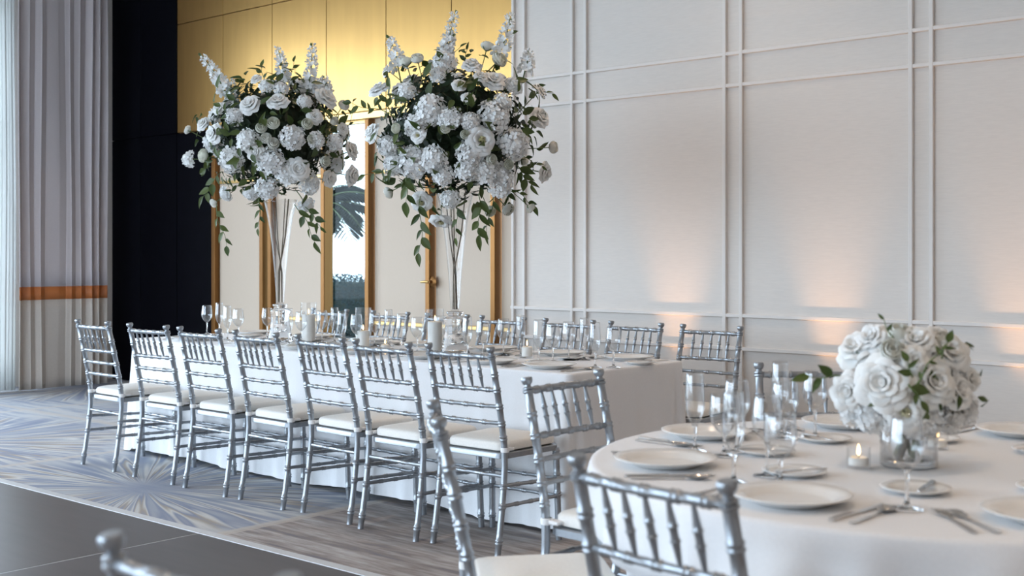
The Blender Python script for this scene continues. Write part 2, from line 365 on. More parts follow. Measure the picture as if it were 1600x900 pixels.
# uplights along the wall and ceiling downlights
def uplight(x, k):
    u = empty('uplight', (x, YW-.27, 0)); tag(u, f'black floor uplight at the white wall, {ord_[k]} from the doors', 'uplight', 'uplights along the wall')
    part('housing', lathe([(.05, 0), (.055, .01), (.055, .11), (.05, .115), (.048, .10)], 20, True, False), 'black', u)
    part('lens', lathe([(0, .099), (.047, .099), (.047, .101), (0, .103)], 20), 'lens', u)
    l = bpy.data.lights.new('uplight_beam', 'SPOT'); l.energy = UP_E; l.color = (1, .54, .25); l.spot_size = math.radians(52); l.spot_blend = 1.0; l.shadow_soft_size = .03
    lo = bpy.data.objects.new('uplight_beam', l); COL.objects.link(lo); lo.parent = u; lo.location = (0, 0, .12); lo.scale = (.72, 1, 1); lo.rotation_euler = (PI-math.radians(3.5), 0, 0)
UP_E = 58
for k, x in enumerate((-4.56, -3.43, -2.28, -1.15)): uplight(x, k)
for k, (x, y) in enumerate(((-9, 5.6), (-6.4, 5.6), (-3.8, 5.6), (-1.2, 5.6), (-9, 2), (-6.4, 2), (-3.8, 2), (-1.2, 2), (-6.4, -1), (-3.8, -1), (-1.2, -1), (1.4, 4), (1.4, 1.5), (1.4, -1), (3.6, 3), (3.6, .5))):  # the rightmost ones are added to brighten the long tablecloth's end
    d = empty('downlight', (x, y, CEIL)); tag(d, 'white recessed downlight in the ceiling, out of view', 'downlight', 'recessed ceiling downlights')
    part('ring', lathe([(.06, -.002), (.09, -.006), (.095, 0), (.06, 0)], 20, False, False), 'mould', d)
    part('lens', lathe([(0, -.003), (.06, -.003)], 20, False, False), 'lens', d)
    l = bpy.data.lights.new('downlight_beam', 'SPOT'); l.energy = 60; l.color = (1, .74, .52); l.spot_size = math.radians(110); l.spot_blend = .8; l.shadow_soft_size = .06
    lo = bpy.data.objects.new('downlight_beam', l); COL.objects.link(lo); lo.parent = d; lo.location = (0, 0, -.02)

# ================================================================== CHAIRS
def ringed(path, L, r, rings, seg=9, ends=None, h=.0035):
    """tube along path(t) t in 0..1 of length L with twin bamboo ridges at the given t"""
    ts = {0.0: r, 1.0: r}
    for k in range(1, 9): ts[k/9] = r
    for tr in rings:
        for d, rr in ((-.0125, r), (-.0085, r+h), (-.0045, r+h), (-.001, r+.0004), (.001, r+.0004), (.0045, r+h), (.0085, r+h), (.0125, r)): ts[tr+d/L] = rr
    for tr in rings:
        for q in [q for q in ts if abs(q-tr) < .0124/L and ts[q] == r]: del ts[q]
    ks = sorted(q for q in ts if -1e-9 <= q <= 1+1e-9)
    return tube([path(q) for q in ks], [ts[q] for q in ks], seg)
def post_y(z): return -.055*((.44-z)/.44)**1.4 if z < .44 else -.095*((z-.44)/.48)**1.25
def chair():
    root = empty('chiavari_chair')
    for s in (-1, 1):
        zt = .872
        v, f = ringed(lambda q: (s*(.196-.008*q), post_y(q*zt), q*zt), zt, .0145, [z/zt for z in (.06, .215, .30, .515, .58, .655, .73, .80)], 10)
        mb = MB().add(v, f)
        prof = [(.0145, -.004), (.019, 0), (.019, .005), (.0145, .008), (.018, .011), (.018, .015), (.011, .019), (.0105, .024), (.0165, .030), (.0195, .038), (.0195, .046), (.017, .050), (0, .051)]
        mb.add(*lathe(prof, 12), mat=Matrix.Translation((s*.188, post_y(zt), zt)) @ Matrix.Rotation(math.radians(11), 4, 'X'))
        mb.build('back_post', 'silver', root)
        part('front_leg', ringed(lambda q: (s*(.205-.008*q), .372-.012*q, .43*q), .43, .0150, [.14, .5, .7, .95], 10), 'silver', root)
        st = MB().add(*lathe([(.0165, -.011), (.0195, -.010), (.0200, 0), (.0195, .010), (.0165, .011)], 14, False, False), mat=Matrix.Translation((s*.192, 0, .462)))
        st.add(*box(s*.185-.018, s*.185+.018, .005, .055, .455, .468, .003)); st.build('strap', 'strap', root)
        for z0, z1 in ((.305, .285), (.215, .205)):
            part('side_stretcher', ringed(lambda q, z0=z0, z1=z1: (s*(.194+.006*q), post_y(z0)*(1-q)+.368*q, z0*(1-q)+z1*q), .38, .0088, [.25, .5, .75], 8, h=.0025), 'silver', root)
    for k, (z, bow, r) in enumerate(((.877, .016, .0115), (.73, .012, .0098), (.655, .010, .0092), (.58, .008, .0092))):
        part(['top_rail', 'back_rail', 'back_rail', 'back_rail'][k], ringed(lambda q, z=z, bow=bow: (-.186+.372*q, post_y(z)-bow*math.sin(PI*q), z), .372, r, [.12, .3, .5, .7, .88] if k < 2 else [.25, .5, .75], 8, h=.003), 'silver', root)
    for k in range(5):
        x = (k-2)*.0565; q = (x+.186)/.372
        yt = post_y(.877)-.016*math.sin(PI*q); yb = post_y(.73)-.012*math.sin(PI*q)
        prof = [(0, .0048), (.08, .0052), (.30, .0078), (.36, .0086), (.375, .0108), (.395, .0108), (.41, .0084), (.47, .0080), (.52, .0080), (.575, .0086), (.59, .0108), (.61, .0108), (.625, .0086), (.70, .0078), (.90, .0054), (1, .0048)]
        part('spindle', tube([(x, yb+(yt-yb)*a, .735+.137*a) for a, _ in prof], [r for _, r in prof], 8), 'silver', root)
    part('rear_stretcher', ringed(lambda q: (-.192+.384*q, post_y(.345), .345), .384, .0088, [.33, .66], 8, h=.0025), 'silver', root)
    for z in (.285, .205): part('front_stretcher', ringed(lambda q, z=z: (-.2+.4*q, .368, z), .4, .0088, [.25, .5, .75], 8, h=.0025), 'silver', root)
    def slab(z0, z1, inset, dome, rr):
        # rounded trapezoid, wider in front
        pts = []
        cs = [(-.205, .392), (.205, .392), (.188, -.005), (-.188, -.005)]
        cs = [(x*(1-inset/.2), y-(inset if y > .2 else -inset)) for x, y in cs]
        n = 6; rc = .05
        for i, (cx, cy) in enumerate(cs):
            sx, sy = (1 if cx > 0 else -1), (1 if cy > .2 else -1)
            ccx, ccy = cx-sx*rc, cy-sy*rc
            a0 = {(-1, 1): PI, (1, 1): PI/2, (1, -1): 0, (-1, -1): -PI/2}[(sx, sy)]
            for k in range(n+1): a = a0-PI/2*k/n; pts.append((ccx+rc*math.cos(a), ccy+rc*math.sin(a)))
        pts.reverse(); N = len(pts); c = (0, .19)
        v, f = [], []
        rows = [(z0, 1-rr/.2), (z0+rr*.5, 1.0), (z1-rr, 1.0), (z1-rr*.3, 1-rr*.6/.2), (z1, 1-rr*1.6/.2), (z1+dome*.7, .55), (z1+dome, .2)]
        for z, q in rows:
            for x, y in pts: v.append((c[0]+(x-c[0])*q, c[1]+(y-c[1])*q, z))
        for j in range(len(rows)-1):
            for i in range(N): k = (i+1) % N; f.append((j*N+i, j*N+k, (j+1)*N+k, (j+1)*N+i))
        f.append(tuple(reversed(range(N)))); f.append(tuple((len(rows)-1)*N+i for i in range(N)))
        return v, f
    part('seat_frame', slab(.418, .446, .0, 0, .004), 'silver', root)
    cu_ = part('cushion', slab(.4465, .492, .012, .012, .014), 'cushion', root, True, 60)
    return root
proto = chair(); used = [False]
def place_chair(x, y, deg, label, group):
    o = copy_tree(proto) if used[0] else proto; used[0] = True
    o.location = (x, y, 0); o.rotation_euler = (0, 0, math.radians(deg)); tag(o, label, 'chair', group); return o
NEAR = [(-6.893, 4.045, -2.0), (-6.26, 4.03, .8), (-5.737, 4.025, -1.0), (-5.224, 4.025, -3.0), (-4.704, 4.03, -4.0), (-4.205, 3.985, -1.6), (-3.735, 4.015, 1.0)]
for k, (x, y, a) in enumerate(NEAR):
    place_chair(x, y, a, f'silver chair with ivory cushion on the near side of long table, {ord_[k]} from curtain', 'chairs on the near side of the long table')
FAR = [-7.07, -6.41, -5.835, -5.325, -4.762, -4.252, -3.716]
for k, x in enumerate(FAR):
    place_chair(x, 5.925, 180+[1, -2, 1.5, -1, 1, -1.5, 2][k], f'silver chair on the far side of long table, {ord_[k]} from the dark wall', 'chairs on the far side of the long table')
RT = (-1.30, 3.18); RTR = .90
RC = []
for deg, lab in ((178, 'silver chair facing right at round table, just beside the long table end'), (223, 'silver chair seen edge on at round table, its back toward the dance floor'), (268, 'large foreground silver chair whose spindled back crosses the round tablecloth'), (131, 'silver chair behind round table, half hidden by the white centerpiece')):
    a = math.radians(deg); r = 1.185; RC.append(a)
    cx, cy, cr = {223: (-2.167, 2.322, 317), 268: (-1.301, 1.986, 353)}.get(deg, (RT[0]+r*math.cos(a), RT[1]+r*math.sin(a), deg+90))
    place_chair(cx, cy, cr, lab, 'chairs around the round table')
place_chair(-1.395, 1.035, 3, 'blurred silver chair top at the bottom left corner of the photo', None)

# ================================================================== TABLES AND CLOTHS
TX0, TX1, TY0, TY1, TZ = -7.34, -3.55, 4.49, 5.47, .762
def banquet_table(x0, x1, label):
    t_ = empty('banquet_table', ((x0+x1)/2, (TY0+TY1)/2, 0)); tag(t_, label, 'table', 'long folding tables'); L, D = (x1-x0)/2-.02, (TY1-TY0)/2-.03
    part('table_top', box(-L, L, -D, D, .725, .755, .006), 'wood', t_, False)
    for sx in (-1, 1):
        for sy in (-1, 1):
            part('leg', tube([(sx*(L-.2), sy*(D-.1), .725), (sx*(L-.2), sy*(D-.1), .02), (sx*(L-.2), sy*(D-.1), 0)], [.014, .014, .02], 10), 'black', t_)
banquet_table(TX0+.01, (TX0+TX1)/2, 'folding table under the curtain end of the long white cloth')
banquet_table((TX0+TX1)/2, TX1-.01, 'folding table under the round table end of the long white cloth')
def long_cloth():
    r0 = .035; pts = []
    def seg(a, b, n): return [(a[0]+(b[0]-a[0])*i/n, a[1]+(b[1]-a[1])*i/n) for i in range(n)]
    def arc(c, a0): return [(c[0]+r0*math.cos(a0+PI/2*i/6), c[1]+r0*math.sin(a0+PI/2*i/6)) for i in range(6)]
    x0, x1, y0, y1 = TX0, TX1, TY0, TY1
    pts += seg((x0+r0, y0), (x1-r0, y0), 260) + arc((x1-r0, y0+r0), -PI/2) + seg((x1, y0+r0), (x1, y1-r0), 70) + arc((x1-r0, y1-r0), 0) + seg((x1-r0, y1), (x0+r0, y1), 260) + arc((x0+r0, y1-r0), PI/2) + seg((x0, y1-r0), (x0, y0+r0), 70) + arc((x0+r0, y0+r0), PI)
    N = len(pts); v, f = [], []; S = [0]
    for i in range(N): S.append(S[-1]+math.dist(pts[i], pts[(i+1) % N]))
    rows = [(.762, -.012)] + [(.7615, -.006), (.758, -.001), (.752, .001)] + [None]*14
    nr = 17
    R_ = random.Random(3); ph = [R_.uniform(0, 6.28) for _ in range(8)]
    L = S[-1]
    def fold(s, t): # 0..1 t down
        k = 0
        for j, (n_, a) in enumerate(((17, .5), (31, .5), (53, .35), (88, .25))): k += a*math.sin(2*PI*n_*s/L+ph[j]+.5*math.sin(2*PI*5*s/L+ph[j+3]))
        return k
    cn = [S[260], S[336], S[602], S[678]]
    for j in range(18):
        for i, (x, y) in enumerate(pts):
            a, b = pts[i-1], pts[(i+1) % N]; tx, ty = b[0]-a[0], b[1]-a[1]; l = math.hypot(tx, ty); nx, ny = ty/l, -tx/l
            if j < 4: z, off = rows[j]
            else:
                t = (j-3)/14; z = .752-(.752-.016)*t
                cd = min(min(abs(S[i]-c), L-abs(S[i]-c)) for c in cn)
                cf = math.exp(-(cd/.10)**2)
                off = .001+.028*t+fold(S[i], t)*.011*t**1.2+cf*.035*t*math.sin(cd*60+1)
                z += (.010*math.sin(S[i]*3.1)+.006*math.sin(S[i]*9+1)+.006)*t**3
            v.append((x+nx*off, y+ny*off, z))
    for j in range(17):
        for i in range(N): k = (i+1) % N; f.append((j*N+k, j*N+i, (j+1)*N+i, (j+1)*N+k))
    f.append(tuple(range(N)))
    return MB().add(v, f)
tag(long_cloth().build('tablecloth', 'cloth', None, True, 0), 'white floor length cloth over the long banquet table', 'tablecloth')
t_ = empty('round_table', (*RT, 0)); tag(t_, 'round banquet table under a white cloth', 'table')
part('table_top', lathe([(RTR-.02, .725), (RTR-.012, .73), (RTR-.012, .75), (RTR-.02, .755)], 64), 'wood', t_)
for k in range(4):
    a = PI/4+k*PI/2; part('leg', tube([(.45*math.cos(a), .45*math.sin(a), .725), (.5*math.cos(a), .5*math.sin(a), .02), (.5*math.cos(a), .5*math.sin(a), 0)], [.015, .015, .02], 10), 'black', t_)
def round_cloth():
    N = 300; v, f = [], []; R_ = random.Random(9); ph = [R_.uniform(0, 6.28) for _ in range(8)]
    rows = [(.762, -.02), (.7615, -.01), (.758, -.003), (.750, .001)]
    for j in range(24):
        for i in range(N):
            a = 2*PI*i/N
            if j < 4: z, off = rows[j]
            else:
                t = (j-3)/20; z = .750-(.750-.016)*t
                fo = .8*math.sin(13*a+ph[0]+.8*math.sin(3*a+ph[1]))+.55*math.sin(24*a+ph[2]+.7*math.sin(5*a))+.3*math.sin(41*a+ph[3])
                off = .001+.045*t**.9+fo*(.012*min(1, t*6)+.022*t)
                for c in RC:
                    d = (a-c+PI) % (2*PI)-PI
                    zz = min(1, max(0, (.60-z)/.10)); zz = zz*zz*(3-2*zz)
                    w = math.exp(-(d/.40)**4)*zz; off = off*(1-w)+(-.125)*w
                z += .008*math.sin(11*a+ph[4])*t**3
            v.append(((RTR+off)*math.cos(a), (RTR+off)*math.sin(a), z))
    for j in range(23):
        for i in range(N): k = (i+1) % N; f.append((j*N+k, j*N+i, (j+1)*N+i, (j+1)*N+k))
    f.append(tuple(range(N)))
    return MB().add(v, f)
o = round_cloth().build('tablecloth', 'cloth', None, True, 0); o.location = (*RT, 0); tag(o, 'white floor length cloth over the round table', 'tablecloth')

# ================================================================== TABLEWARE
def plate_mesh(name, R, h):
    return MB().add(*lathe([(0, .0), (R*.58, 0), (R*.62, .002), (R*.78, h*.55), (R*.985, h), (R, h+.0015), (R*.985, h+.003), (R*.76, h*.62+.003), (R*.66, .0065), (R*.60, .005), (0, .005)], 48)).mesh(name, 'porcelain', True, 0)
ME_PLATE = plate_mesh('dinner_plate', .138, .021); ME_BREAD = plate_mesh('bread_plate', .082, .012)
def flat(outline, z0, z1, bend=None):
    n = len(outline); v = [(x, y, z0) for x, y in outline]+[(x, y, z1) for x, y in outline]
    if bend: v = [(x, y, z+bend(y)) for x, y, z in v]
    f = [(i, (i+1) % n, n+(i+1) % n, n+i) for i in range(n)]
    return v, f + [tuple(reversed(range(n))), tuple(range(n, 2*n))]
def sym(right): return right + [(-x, y) for x, y in reversed(right)]
def knife_parts(L):
    h = flat(sym([(.004, -L/2), (.0075, -L/2+.004), (.0065, -.02), (.005, -.005)]), .0, .006)
    b = flat([(.005, -.006), (.0095, .01), (.0105, L/2-.03), (.006, L/2-.008), (-.002, L/2), (-.0055, L/2-.01), (-.006, -.006)], .0015, .0035)
    return h, b
def make_cutlery():
    out = {}
    h, b = knife_parts(.235); k = MB().add(*h).add(*b).mesh('table_knife', 'steel'); out['table_knife'] = [k]
    h, b = knife_parts(.165); out['butter_knife'] = [MB().add(*h).add(*b).mesh('butter_knife', 'steel')]
    bend = lambda y: .010*max(0, (y-.02)/.08)**1.0*(1-.6*max(0, (y-.06)/.045)) if y > .02 else .0
    m = MB()
    hd = [(.0045, -.105), (.0075, -.098), (.006, -.06), (.0035, 0), (.0035, .03)]
    for q in range(6): pass
    ys = [-.105, -.098, -.06, 0, .03, .042, .055]; ws = [.0045, .0075, .006, .0035, .0035, .009, .0125]
    v = []; f = []
    for y, w in zip(ys, ws):
        for x in (-w, w):
            for z in (.001, .0035): v.append((x, y, z+bend(y)))
    for j in range(len(ys)-1):
        a = 4*j; f += [(a, a+2, a+6, a+4), (a+1, a+5, a+7, a+3), (a, a+4, a+5, a+1), (a+2, a+3, a+7, a+6)]
    f += [(0, 1, 3, 2), (4*len(ys)-4, 4*len(ys)-2, 4*len(ys)-1, 4*len(ys)-3)]
    m.add(v, f)
    for x in (-.0105, -.0035, .0035, .0105):
        vv, ff = [], []
        for y in (.054, .08, .105):
            w = .0022 if y < .1 else .001
            for xx in (x-w, x+w):
                for z in (.001, .003): vv.append((xx, y, z+bend(y)))
        for j in range(2):
            a = 4*j; ff += [(a, a+2, a+6, a+4), (a+1, a+5, a+7, a+3), (a, a+4, a+5, a+1), (a+2, a+3, a+7, a+6)]
        ff += [(0, 1, 3, 2), (8, 10, 11, 9)]; m.add(vv, ff)
    out['fork'] = [m.mesh('fork', 'steel', False)]
    m = MB(); ys = [-.105, -.098, -.06, 0, .03]; ws = [.0045, .0075, .006, .0035, .0035]
    m.add(*flat(sym(list(zip(ws, ys))), .001, .0038))
    vv, ff = [], []; n = 16
    for j, (q, z) in enumerate(((0, -.006), (.5, -.0045), (.85, 0), (1, .004))):
        for i in range(n): a = 2*PI*i/n; vv.append((.0195*q*math.cos(a), .062+.034*q*math.sin(a), z+.006))
    for j in range(3):
        for i in range(n): k2 = (i+1) % n; ff.append((j*n+i, j*n+k2, (j+1)*n+k2, (j+1)*n+i))
    m.add(vv, ff); out['spoon'] = [m.mesh('spoon', 'steel')]
    return out
CUT = make_cutlery()
def glass_mesh(name, H_, rb, rt, stem, rbase, hb=.45):
    zb = stem
    pr = [(0, .0005), (rbase*.96, .0), (rbase, .0015), (rbase*.9, .003), (.010, .007), (.0044, .016), (.0038, zb*.55), (.0044, zb*.9), (.007, zb-.001), (.0, zb+.0035)]
    bowl = []
    for k in range(0, 15):
        q = k/14; z = zb+(H_-zb)*q
        if q < hb: r = .008+(rb-.008)*math.sin(PI/2*(q/hb))**.8
        else: r = rb+(rt-rb)*((q-hb)/(1-hb))**1.3
        bowl.append((r, z))
    inner = [(r-.0016, z+(.001 if i else .002)) for i, (r, z) in enumerate(bowl)]
    return (MB().add(*lathe([(0, zb)]+bowl+list(reversed(inner[1:]))+[(0, zb+.008)], 24)).mesh('bowl', 'glass', True, 0), MB().add(*lathe(pr, 20)).mesh('stem', 'crystal', True, 0))
ME_G = {'wine_glass': glass_mesh('wine_glass', .205, .038, .031, .085, .036), 'champagne_flute': glass_mesh('champagne_flute', .225, .028, .024, .075, .034, .4), 'water_goblet': glass_mesh('water_goblet', .172, .041, .037, .060, .037, .5)}
def put_glass(nm, x, y, label, group):
    g = empty(nm, (x, y, TZ+.001)); tag(g, label, 'glass', group); link('bowl', ME_G[nm][0], g); link('stem', ME_G[nm][1], g)
def put(name, me, x, y, z, rz, label, cat, group):
    o = link(name, me); o.location = (x, y, z); o.rotation_euler = (0, 0, rz); tag(o, label, cat, group); return o
CN = {'fork': 'fork', 'table_knife': 'knife', 'spoon': 'spoon', 'butter_knife': 'knife'}
def setting(x, y, face, where, grp, rnd, bread=(-.20, .21), glasses=(('champagne_flute', .25, .13), ('wine_glass', .17, .23), ('water_goblet', .265, .245)), twofork=True):
    """face = direction the diner looks; local +Y forward, +X to the right"""
    c, s = math.cos(face-PI/2), math.sin(face-PI/2)
    def at(a, b): return x+a*c-b*s, y+a*s+b*c
    rz = face-PI/2; j = lambda q: rnd.uniform(-q, q)
    put('dinner_plate', ME_PLATE, x, y, TZ+.001, 0, f'white dinner plate {where}', 'plate', 'dinner plates '+grp)
    bx, by = at(*bread); put('bread_plate', ME_BREAD, bx, by, TZ+.001, 0, f'small white bread plate {where}', 'plate', 'bread plates '+grp)
    kx, ky = at(bread[0]+.025, bread[1]-.005); put('butter_knife', CUT['butter_knife'][0], kx, ky, TZ+.0145, rz+.45+j(.3)-.9, f'butter knife on the bread plate {where}', 'knife', 'butter knives '+grp)
    items = [('fork', -.168, -.01), ('table_knife', .165, -.01), ('spoon', .206, -.012)]
    if twofork: items.append(('fork', -.206, -.015))
    for i, (nm, a, b) in enumerate(items):
        px_, py_ = at(a, b+j(.01)); lab = {0: f'inner fork {where}', 1: f'table knife {where}', 2: f'spoon {where}', 3: f'outer fork {where}'}[i]
        put(nm, CUT[nm][0], px_, py_, TZ+.001, rz+j(.08), 'steel '+lab, CN[nm], nm.replace('_', ' ')+'s '+grp)
    for nm, a, b in glasses:
        gx_, gy_ = at(a+j(.008), b+j(.008)); put_glass(nm, gx_, gy_, f'clear {nm.replace("_", " ")} {where}', nm.replace('_', ' ')+'s '+grp)
rs = random.Random(21)
LG = (('champagne_flute', .165, .17), ('wine_glass', .225, .225))
for k, (x, y, a) in enumerate(NEAR):
    xx = max(TX0+.25, min(TX1-.27, x)); setting(xx, TY0+.175, PI/2, f'at {ord_[k]} near seat from curtain', 'on the near side of the long table', rs, (-.20, .17), LG, False)
for k, x in enumerate(FAR):
    xx = max(TX0+.27, min(TX1-.25, x)); setting(xx, TY1-.165, -PI/2, f'at {ord_[k]} far seat from dark wall', 'on the far side of the long table', rs, (-.20, .17), LG, False)
SEAT = {178: 'before the seat beside the long table', 223: 'before the edge-on chair', 268: 'before the large foreground chair', 313: 'at lower right of the round table', 358: 'at the far right rim of round table', 43: 'at the upper right of round table', 88: 'behind the round centerpiece on the right', 133: 'before the chair behind the centerpiece'}
for deg, w in SEAT.items():
    a = math.radians(deg); setting(RT[0]+.70*math.cos(a), RT[1]+.70*math.sin(a), a+PI, w, 'on the round table', rs, (-.17, .31), *([(('wine_glass', .22, .10),)] if deg == 268 else []))

# candles
def candle(name, x, y, z, hc, rc, hg, rg, label, lit=True, cat='candle'):
    c = empty(name, (x, y, z)); tag(c, label, cat)
    part('glass_cylinder', lathe([(rg-.003, .006), (0, .006), (0, 0), (rg, 0), (rg, hg), (rg-.003, hg), (rg-.003, .007)], 32, False, False), 'clear', c)
    part('wax_pillar', lathe([(0, .008), (rc, .008), (rc, hc-.004), (rc-.004, hc), (rc*.7, hc-.003), (0, hc-.005)], 28), 'wax', c)
    part('wick', tube([(0, 0, hc-.006), (.001, 0, hc+.008)], .001, 6), 'wick', c)
    if lit: part('flame', lathe([(0, hc+.004), (.0035, hc+.009), (.0048, hc+.015), (.003, hc+.025), (0, hc+.036)], 12), 'flame', c)
    return c
candle('pillar_candle', -6.16, 5.06, TZ+.001, .178, .042, .255, .052, 'tall ivory pillar candle in glass, nearest the curtain end vase')
candle('pillar_candle', -5.49, 4.93, TZ+.001, .105, .036, .245, .048, 'short lit pillar candle in tall glass between the two vases')
candle('pillar_candle', -4.95, 5.0, TZ+.001, .178, .042, .25, .052, 'tall ivory pillar candle in glass beside the taller bouquet')
candle('pillar_candle', -4.30, 5.06, TZ+.001, .06, .03, .10, .04, 'low candle in a short glass near the long table end')
candle('tealight', -1.405, 3.0, TZ+.001, .028, .026, .055, .031, 'glass tealight in front of the round centerpiece')
candle('tealight', -1.37, 3.44, TZ+.001, .028, .026, .055, .031, 'glass tealight behind the round centerpiece on the right')
candle('tealight', -5.36, 4.99, TZ+.001, .024, .026, .06, .032, 'small glass tealight beside the short pillar candle')

# ================================================================== FLOWERS
def petal_grid(fn, nu=5, nv=4):
    v, f = [], []
    for j in range(nv+1):
        for i in range(nu+1): v.append(fn(-1+2*i/nu, j/nv))
    for j in range(nv):
        for i in range(nu): a = j*(nu+1)+i; f.append((a, a+1, a+nu+2, a+nu+1))
    return v, f
def rose_mesh(name, seed, openness=1.0, heart=None, stem=True):
    R_ = random.Random(seed); mb = MB()
    layers = [(3, .17, .62, 1.25, .0), (4, .34, .66, .95, .03), (5, .55, .60, .80, .09), (6, .80, .46, .70, .20), (7, 1.0, .26, .62, .34)]
    if heart: layers = [(5, .62, .40, .72, .15), (6, .85, .34, .66, .25), (7, 1.02, .20, .60, .30)]
    for li, (n_, rt, h, w, curl) in enumerate(layers):
        a0 = R_.uniform(0, 6)
        for k in range(n_):
            ph = a0+2*PI*k/n_+R_.uniform(-.12, .12); hh = h*R_.uniform(.9, 1.1); rr = rt*openness*R_.uniform(.92, 1.06); p1, p2 = R_.uniform(0, 6), R_.uniform(2, 3.4)
            def fn(u_, v_):
                ww = w*(.35+.75*math.sin(PI*(.12+.62*v_)))*(1-.18*max(0, v_-.7)/.3*abs(u_))
                r = rr*(.12+.88*v_**.75)*(1-.10*u_*u_*v_)
                z = hh*math.sin(min(1, v_*1.15)*PI/2)-curl*max(0, v_-.55)**1.5*2.0-.05*u_*u_*v_
                r += .045*math.sin(u_*p2+p1)*v_*rt; z += .05*math.cos(u_*p2*1.3+p1)*v_*(.4+rt)
                a = ph+u_*ww
                return (r*math.cos(a), r*math.sin(a), z)
            mb.add(*petal_grid(fn), 0)
    if heart:
        for k in range(40):
            a, r = R_.uniform(0, 6.28), .22*math.sqrt(R_.random()); x, y = r*math.cos(a), r*math.sin(a); h = .34-r*.4
            mb.add(*tube([(x*.6, y*.6, .05), (x, y, h), (x*1.02, y*1.02, h+.03)], [.02, .025, .045], 4), 2)
    else: mb.add(*lathe([(0, .05), (.14, .1), (.17, .4), (.10, .56), (0, .6)], 10), 0)
    mb.add(*lathe([(.05, -.12), (.16, -.02), (.2, .06), (.1, .1)], 8, True, False), 1)
    if stem: mb.add(*tube([(0, 0, -.08), (.05, .02, -1.2), (0, .08, -2.6)], [.05, .045, .045], 6), 1)
    return mb.mesh(name, ['petal', 'stem', 'petal_y'], True, 0)
def bud_mesh(name, seed):
    R_ = random.Random(seed); mb = MB()
    for li, (n_, rt, h, w) in enumerate(((3, .34, 1.25, 1.2), (4, .62, 1.22, 1.0), (5, .86, 1.1, .85), (5, 1.0, .85, .8))):
        a0 = R_.uniform(0, 6)
        for k in range(n_):
            ph = a0+2*PI*k/n_; hh = h*R_.uniform(.94, 1.05); p1 = R_.uniform(0, 6)
            def fn(u_, v_):
                ww = w*(.4+.65*math.sin(PI*(.1+.6*v_))); r = rt*math.sin(PI*(.10+.56*v_))*(1.0 if li < 2 else 1+.1*max(0, v_-.75)*4)
                a = ph+u_*ww; return (r*math.cos(a), r*math.sin(a), hh*v_-.06*u_*u_*v_+.03*math.sin(u_*3+p1)*v_)
            mb.add(*petal_grid(fn, 4, 4), 0)
    mb.add(*lathe([(.06, -.2), (.25, -.05), (.5, .12), (.42, .2)], 8, True, False), 1)
    for k in range(5):
        a = 2*PI*k/5; mb.add(*petal_grid(lambda u_, v_: ((.3+.75*math.sin(v_*1.6))*math.cos(a+u_*.28*(1-v_)), (.3+.75*math.sin(v_*1.6))*math.sin(a+u_*.28*(1-v_)), -.03+.62*v_), 2, 3), 1)
    mb.add(*tube([(0, 0, -.1), (.08, .03, -2.2), (0, .1, -5)], [.08, .07, .07], 6), 1)
    return mb.mesh(name, ['bud', 'stem'], True, 0)
def hyd_mesh(name, seed):
    R_ = random.Random(seed); mb = MB(); n_ = 46; ga = PI*(3-math.sqrt(5))
    for i in range(n_):
        zz = 1-(i+.5)/n_*1.35; rr = math.sqrt(max(0, 1-zz*zz)); a = i*ga
        nrm = Vector((rr*math.cos(a), rr*math.sin(a), zz)); p = Vector((nrm.x, nrm.y, nrm.z*.86))*R_.uniform(.80, 1.02)
        nn = (nrm+Vector((R_.uniform(-.4, .4), R_.uniform(-.4, .4), R_.uniform(-.4, .4)))).normalized()
        mt = Matrix.Translation(p) @ nn.to_track_quat('Z', 'Y').to_matrix().to_4x4() @ Matrix.Rotation(R_.uniform(0, 6), 4, 'Z')
        s = R_.uniform(.25, .34)
        for k in range(4):
            b = k*PI/2+R_.uniform(-.1, .1); cb, sb = math.cos(b), math.sin(b); cup = R_.uniform(-.04, .10)
            q = [(.02, 0, 0), (.45*s, -.40*s, .02), (.85*s, -.42*s, cup), (1.1*s, 0, cup+.02), (.85*s, .42*s, cup), (.45*s, .40*s, .02), (.55*s, 0, -.02)]
            q = [(x*cb-y*sb, x*sb+y*cb, z) for x, y, z in q]
            mb.add(q, [(0, 1, 6), (1, 2, 6), (2, 3, 6), (3, 4, 6), (4, 5, 6), (5, 0, 6)], 0, mt)
    mb.add(*lathe([(0, -.35), (.35, -.25), (.58, .1), (.55, .4), (.3, .62), (0, .68)], 10), 2)
    mb.add(*tube([(0, 0, -.3), (.05, 0, -1.2), (0, .05, -2.2)], [.06, .05, .05], 6), 1)
    return mb.mesh(name, ['petal_h', 'stem', 'petal_h'], True, 0)
ROSE = [rose_mesh('rose', s) for s in (1, 2, 3)]; OPEN = [rose_mesh('open_rose', s, 1, True) for s in (11, 12)]
BUD = [bud_mesh('rosebud', s) for s in (1, 2)]; HYD = [hyd_mesh('hydrangea', s) for s in (1, 2, 3)]
def leaf_mesh(name, w, arch, fold):
    v, f = [], []; n_ = 7
    for j in range(n_+1):
        q = j/n_; hw = w*math.sin(PI*min(1, q**.8*.97+.03))*(1-.15*q)
        z = arch*q*q
        for u_ in (-1, -.5, 0, .5, 1): v.append((u_*hw, q, -z+abs(u_)*hw*fold+.02*math.sin(q*9)*abs(u_)))
    for j in range(n_):
        for i in range(4): a = j*5+i; f.append((a, a+1, a+6, a+5))
    return MB().add(v, f).mesh(name, 'leaf', True, 0)
LEAF = [leaf_mesh('leaf', .24, .22, .35), leaf_mesh('leaf', .19, .35, .5), leaf_mesh('leaf', .29, .12, .25)]
def orient(p, d, roll, s):
    q = Vector(d).to_track_quat('Z', 'Y'); return Matrix.Translation(p) @ q.to_matrix().to_4x4() @ Matrix.Rotation(roll, 4, 'Z') @ Matrix.Scale(s, 4)
